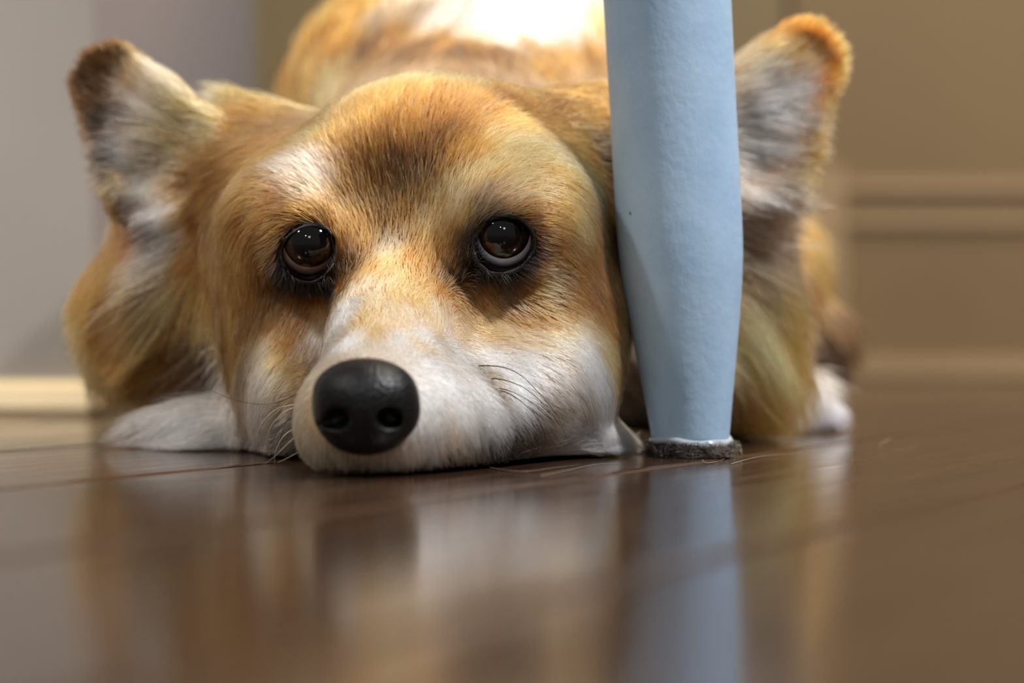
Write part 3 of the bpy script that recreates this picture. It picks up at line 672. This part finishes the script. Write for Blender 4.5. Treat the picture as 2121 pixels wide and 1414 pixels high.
M_IRIS = iris_material(); M_PUP = simple('wet_black_pupil', (4, 3, 4), 0.03, 0.0, 1.0)
M_SCL = simple('wet_blue_white_sclera', (226, 227, 246), 0.08, 0.6, 1.0); M_SCL_SHADE = simple('wet_shaded_sclera', (150, 122, 112), 0.08, 0.6, 1.0)  # second sclera has the shade on that eye put into its colour
M_LID = mottled('wet_black_lid_skin', (6, 5, 6), (16, 13, 14), 600, 0.42, 0.5, 900, spec=0.6)
for k, e in EYES.items():
    ix = P(e['iris'][0], e['iris'][1], e['c'][1] - e['r']); g = ix - e['c']; g /= np.linalg.norm(g)
    ball = mesh_obj('eye', *sphere_geo(e['c'], e['r'], (0, 0, 1)), M_SCL if k == 'R' else M_SCL_SHADE, dog)
    ball['label'] = 'eye with a white crescent under the iris' if k == 'R' else 'eye on the far side of the blaze, shade painted into its sclera'
    ir = mesh_obj('iris', *sphere_geo(e['c'], e['r'] + 0.00012, g, math.radians(52), bulge=0.0009), M_IRIS, ball)
    mesh_obj('pupil', *sphere_geo(e['c'], e['r'] + 0.00015, g, math.radians(31), nv=16, bulge=0.0009, bth=math.radians(52)), M_PUP, ball)
    # lid skin lofted from the ball to the coat
    pts = LID[k]; n = len(pts); cx, cy = np.mean([(a, b) for a, b, w in pts], 0)
    sub = 6; ring = []
    for i in range(n):
        p0, p1, p2, p3 = [np.array(pts[(i + j - 1) % n], float) for j in range(4)]
        for s in range(sub):
            t = s / sub
            ring.append(0.5 * ((2 * p1) + (-p0 + p2) * t + (2 * p0 - 5 * p1 + 4 * p2 - p3) * t * t + (-p0 + 3 * p1 - 3 * p2 + p3) * t ** 3))
    ring = np.array(ring); m = len(ring); rows = []
    def on_ball(px, py, up):
        d = Vector(P(px, py, 1.0)) - CAM; d.normalize(); oc = CAM - Vector(e['c']); R = e['r'] + up
        b = oc.dot(d); disc = b * b - (oc.length_squared - R * R)
        s = -b - math.sqrt(max(disc, 0)); return np.array(CAM + d * s)
    def on_skin(px, py, up):
        loc, nor = hit(px, py)
        if loc is None: return on_ball(px, py, up)
        dd = Vector(P(px, py, 1.0)) - CAM; dd.normalize(); return loc - np.array(dd) * up
    for off, kind, up in ((-1.5, 'b', -0.0006), (-0.5, 'b', 0.0003), (1.5, 'b', 0.0009), (0.4, 'm', 0.0009), (0.8, 's', 0.0008), (1.2, 's', 0.0005), (1.7, 's', -0.0010)):
        row = []
        for x, y, w in ring:
            dx, dy = x - cx, y - cy; l = math.hypot(dx, dy); o = off if kind == 'b' else off * w
            X_, Y_ = x + dx / l * o, y + dy / l * o
            if kind == 'b': p = on_ball(X_, Y_, up)
            else:
                s = on_skin(X_, Y_, up); bl = on_ball(X_, Y_, up + 0.0004)
                q = 0.5 if kind == 'm' else 0.0
                p = s * (1 - q) + bl * q
                if off < 1 and p[1] > bl[1]: p = bl
            row.append(p)
        rows.append(row)
    V = [p for r in rows for p in r]; Fc = [(i * m + a, i * m + (a + 1) % m, (i + 1) * m + (a + 1) % m, (i + 1) * m + a) for i in range(len(rows) - 1) for a in range(m)]
    mesh_obj('eyelid', V, Fc, M_LID, dog)

# ---- nose
def build_nose():
    c = NOSE_C
    G = Grid(c - 0.021, c + 0.021, 0.0005)
    def q(px, py, Y): return P(px, py, Y)
    ell(G, q(756, 812, 0.668), (0.0148, 0.0130, 0.0098), 0.006)
    ell(G, q(756, 862, 0.6660), (0.0118, 0.0105, 0.0098), 0.006)
    ell(G, q(706, 858, 0.6685), (0.0072, 0.0090, 0.0078), 0.004)
    ell(G, q(808, 856, 0.6685), (0.0082, 0.0090, 0.0080), 0.004)
    ell(G, q(756, 905, 0.6670), (0.0085, 0.0080, 0.0045), 0.004)
    # nostrils: round front hole and a slit curling out to the side
    for s, (nx, ny) in ((-1, (697, 868)), (1, (806, 866))):
        ell(G, q(nx, ny, 0.6560), (0.0036, 0.0075, 0.0030), 0.0015, op='sub')
        cone(G, q(nx, ny + 4, 0.658), q(nx + s * 34, ny + 10, 0.666), 0.0019, 0.0010, 0.0015, 'sub')
    cone(G, q(752, 868, 0.6535), q(752, 925, 0.6570), 0.0007, 0.0007, 0.0015, 'sub')
    m, nt, b = new_mat('wet_black_nose_leather'); N = nt.nodes; L = nt.links
    b.inputs['Base Color'].default_value = (*lin((8, 8, 10)), 1); b.inputs['Roughness'].default_value = 0.42; b.inputs['Specular IOR Level'].default_value = 0.42
    tc = N.new('ShaderNodeTexCoord'); v = N.new('ShaderNodeTexVoronoi'); v.inputs['Scale'].default_value = 900
    bp = N.new('ShaderNodeBump'); bp.inputs['Strength'].default_value = 0.5; bp.inputs['Distance'].default_value = 0.0004
    L.new(tc.outputs['Object'], v.inputs['Vector']); L.new(v.outputs['Distance'], bp.inputs['Height']); L.new(bp.outputs[0], b.inputs['Normal'])
    V, Q = surface_nets(G)
    o = mesh_obj('nose', V, Q, m, dog); o['label'] = 'black leathery nose with two nostrils'
build_nose()

# ---- whiskers
def tube(name, pts, r, mat, parent, n=6, taper=True):
    pts = [Vector(p) for p in pts]; V = []; Fc = []; m = len(pts); fine = []
    for i in range(m - 1):
        p0 = pts[max(i - 1, 0)]; p1 = pts[i]; p2 = pts[i + 1]; p3 = pts[min(i + 2, m - 1)]
        for s in range(6):
            t = s / 6; fine.append(0.5 * ((2 * p1) + (p2 - p0) * t + (2 * p0 - 5 * p1 + 4 * p2 - p3) * t * t + (3 * p1 - p0 - 3 * p2 + p3) * t ** 3))
    fine.append(pts[-1])
    for i, p in enumerate(fine):
        d = (fine[min(i + 1, len(fine) - 1)] - fine[max(i - 1, 0)]).normalized(); a = d.orthogonal().normalized() if i == 0 else (a - d * a.dot(d)).normalized(); b = d.cross(a)
        rr = r * (1 - 0.85 * i / len(fine)) if taper else r
        for k in range(n): V.append(p + (a * math.cos(6.2832 * k / n) + b * math.sin(6.2832 * k / n)) * rr)
    for i in range(len(fine) - 1):
        for k in range(n): Fc.append((i * n + k, i * n + (k + 1) % n, (i + 1) * n + (k + 1) % n, (i + 1) * n + k))
    return mesh_obj(name, V, Fc, mat, parent)
M_WB = simple('brown_whisker', (58, 34, 22), 0.4); M_WW = simple('pale_whisker', (214, 196, 170), 0.4)
WH = [
 ([(990,757,.722),(1040,760,.716),(1080,778,.714),(1120,818,.716),(1155,862,.722),(1173,905,.73)], M_WB, .00016),
 ([(1000,783,.722),(1045,787,.715),(1090,806,.713),(1130,842,.716),(1163,885,.722)], M_WB, .00017),
 ([(1005,803,.722),(1045,806,.716),(1085,823,.714),(1125,850,.716),(1150,880,.72)], M_WB, .00014),
 ([(1010,805,.722),(1050,813,.715),(1090,840,.713),(1120,878,.714),(1130,912,.72),(1122,935,.724)], M_WB, .00017),
 ([(985,848,.718),(1020,860,.713),(1060,886,.712),(1095,918,.715),(1120,940,.72)], M_WB, .00014),
 ([(980,862,.718),(1015,880,.712),(1050,905,.711),(1080,935,.714)], M_WB, .00013),
 ([(990,880,.716),(1020,902,.711),(1050,930,.711),(1075,948,.714)], M_WB, .00013),
 ([(610,817,.690),(575,833,.684),(530,836,.680),(480,826,.68),(440,810,.685),(404,798,.69)], M_WB, .00015),
 ([(612,838,.690),(575,846,.684),(545,872,.682),(530,905,.684),(528,940,.69)], M_WW, .00013),
 ([(614,842,.690),(585,856,.682),(560,885,.68),(552,920,.684),(556,945,.69)], M_WW, .00012),
 ([(616,862,.688),(590,875,.680),(570,900,.678),(560,945,.682)], M_WB, .00012),
 ([(618,884,.686),(590,900,.679),(572,930,.678),(568,962,.68)], M_WW, .00013),
 ([(620,898,.684),(596,918,.678),(570,944,.676),(545,962,.68)], M_WW, .00012),
 ([(622,934,.682),(600,946,.676),(575,958,.676)], M_WW, .00012),
 ([(606,850,.690),(590,880,.684),(580,915,.684),(588,935,.686)], M_WB, .00011),
]
for pl, m, r in WH:
    tube('whisker', [P(x, y, Y + (0.034 if x < 630 else 0.0)) for x, y, Y in pl], r * 1.25, m, dog)


# ------------------------------------------------------------------ loose hairs and lint
def ground(px, py, z=0.0005):
    Y = F * (CAMH - z) / (py - HY); return (float((px - CX) / F * Y), Y, z)
M_ST = simple('pale_loose_hair', (196, 176, 150), 0.4)
def stray(pts, r, label):
    o = tube('loose_hair', pts, r, M_ST, None); tag(o, label, 'hair', 'shed dog hairs on the floor'); return o
stray([ground(1845, 908, .003), ground(1825, 918, .002), ground(1822, 927), ground(1850, 932), ground(1885, 928), ground(1905, 918)], .00007, 'single pale dog hair curled in a loop on open floor right of the paw')
stray([ground(990, 962), ground(1040, 972), ground(1090, 976), ground(1150, 968), ground(1200, 962)], .00007, 'long pale dog hair lying along the floor under the cheek')
stray([ground(1120, 985), ground(1170, 975), ground(1230, 962), ground(1280, 958)], .00007, 'pale dog hair on the floor between the cheek and the blue leg')
stray([ground(1455, 952), ground(1462, 958), ground(1480, 956), ground(1500, 950), ground(1506, 940, .003)], .00007, 'pale curved dog hair on the floor at the right edge of the felt pad')
stray([ground(1515, 960), ground(1570, 946), ground(1630, 940), ground(1700, 936)], .00007, 'thin dog hair on the floor trailing right from the blue leg')
# hair caught in the felt pad
def build_lint():
    n = 900; a = rng.random(n) * 6.283; z = 0.0006 + 0.0036 * rng.random(n); r = pad_r + 0.0008 + 0.0012 * rng.random(n)
    P3 = np.zeros((n, 5, 3)); da = rng.normal(0, 0.10, n); dz = rng.normal(0, 0.0008, n); dr = np.abs(rng.normal(0, 0.0012, n))
    for k in range(5):
        t = k / 4; aa = a + da * t * 1.5 + 0.05 * np.sin(t * 7 + a * 9)
        rr = r + dr * t; P3[:, k, 0] = pad_x + rr * np.cos(aa); P3[:, k, 1] = YLEG + rr * np.sin(aa)
        P3[:, k, 2] = np.clip(z + dz * math.sin(t * 3) * 2, 0.0004, 0.0052)
    col = np.where(rng.random(n)[:, None] < 0.14, lin((170, 150, 120))[None], lin((30, 24, 20))[None])
    o = make_curves('lint', P3, np.full((n, 5), 0.00007), col, FUR_MAT, felt_pad); o['kind'] = 'stuff'
build_lint()
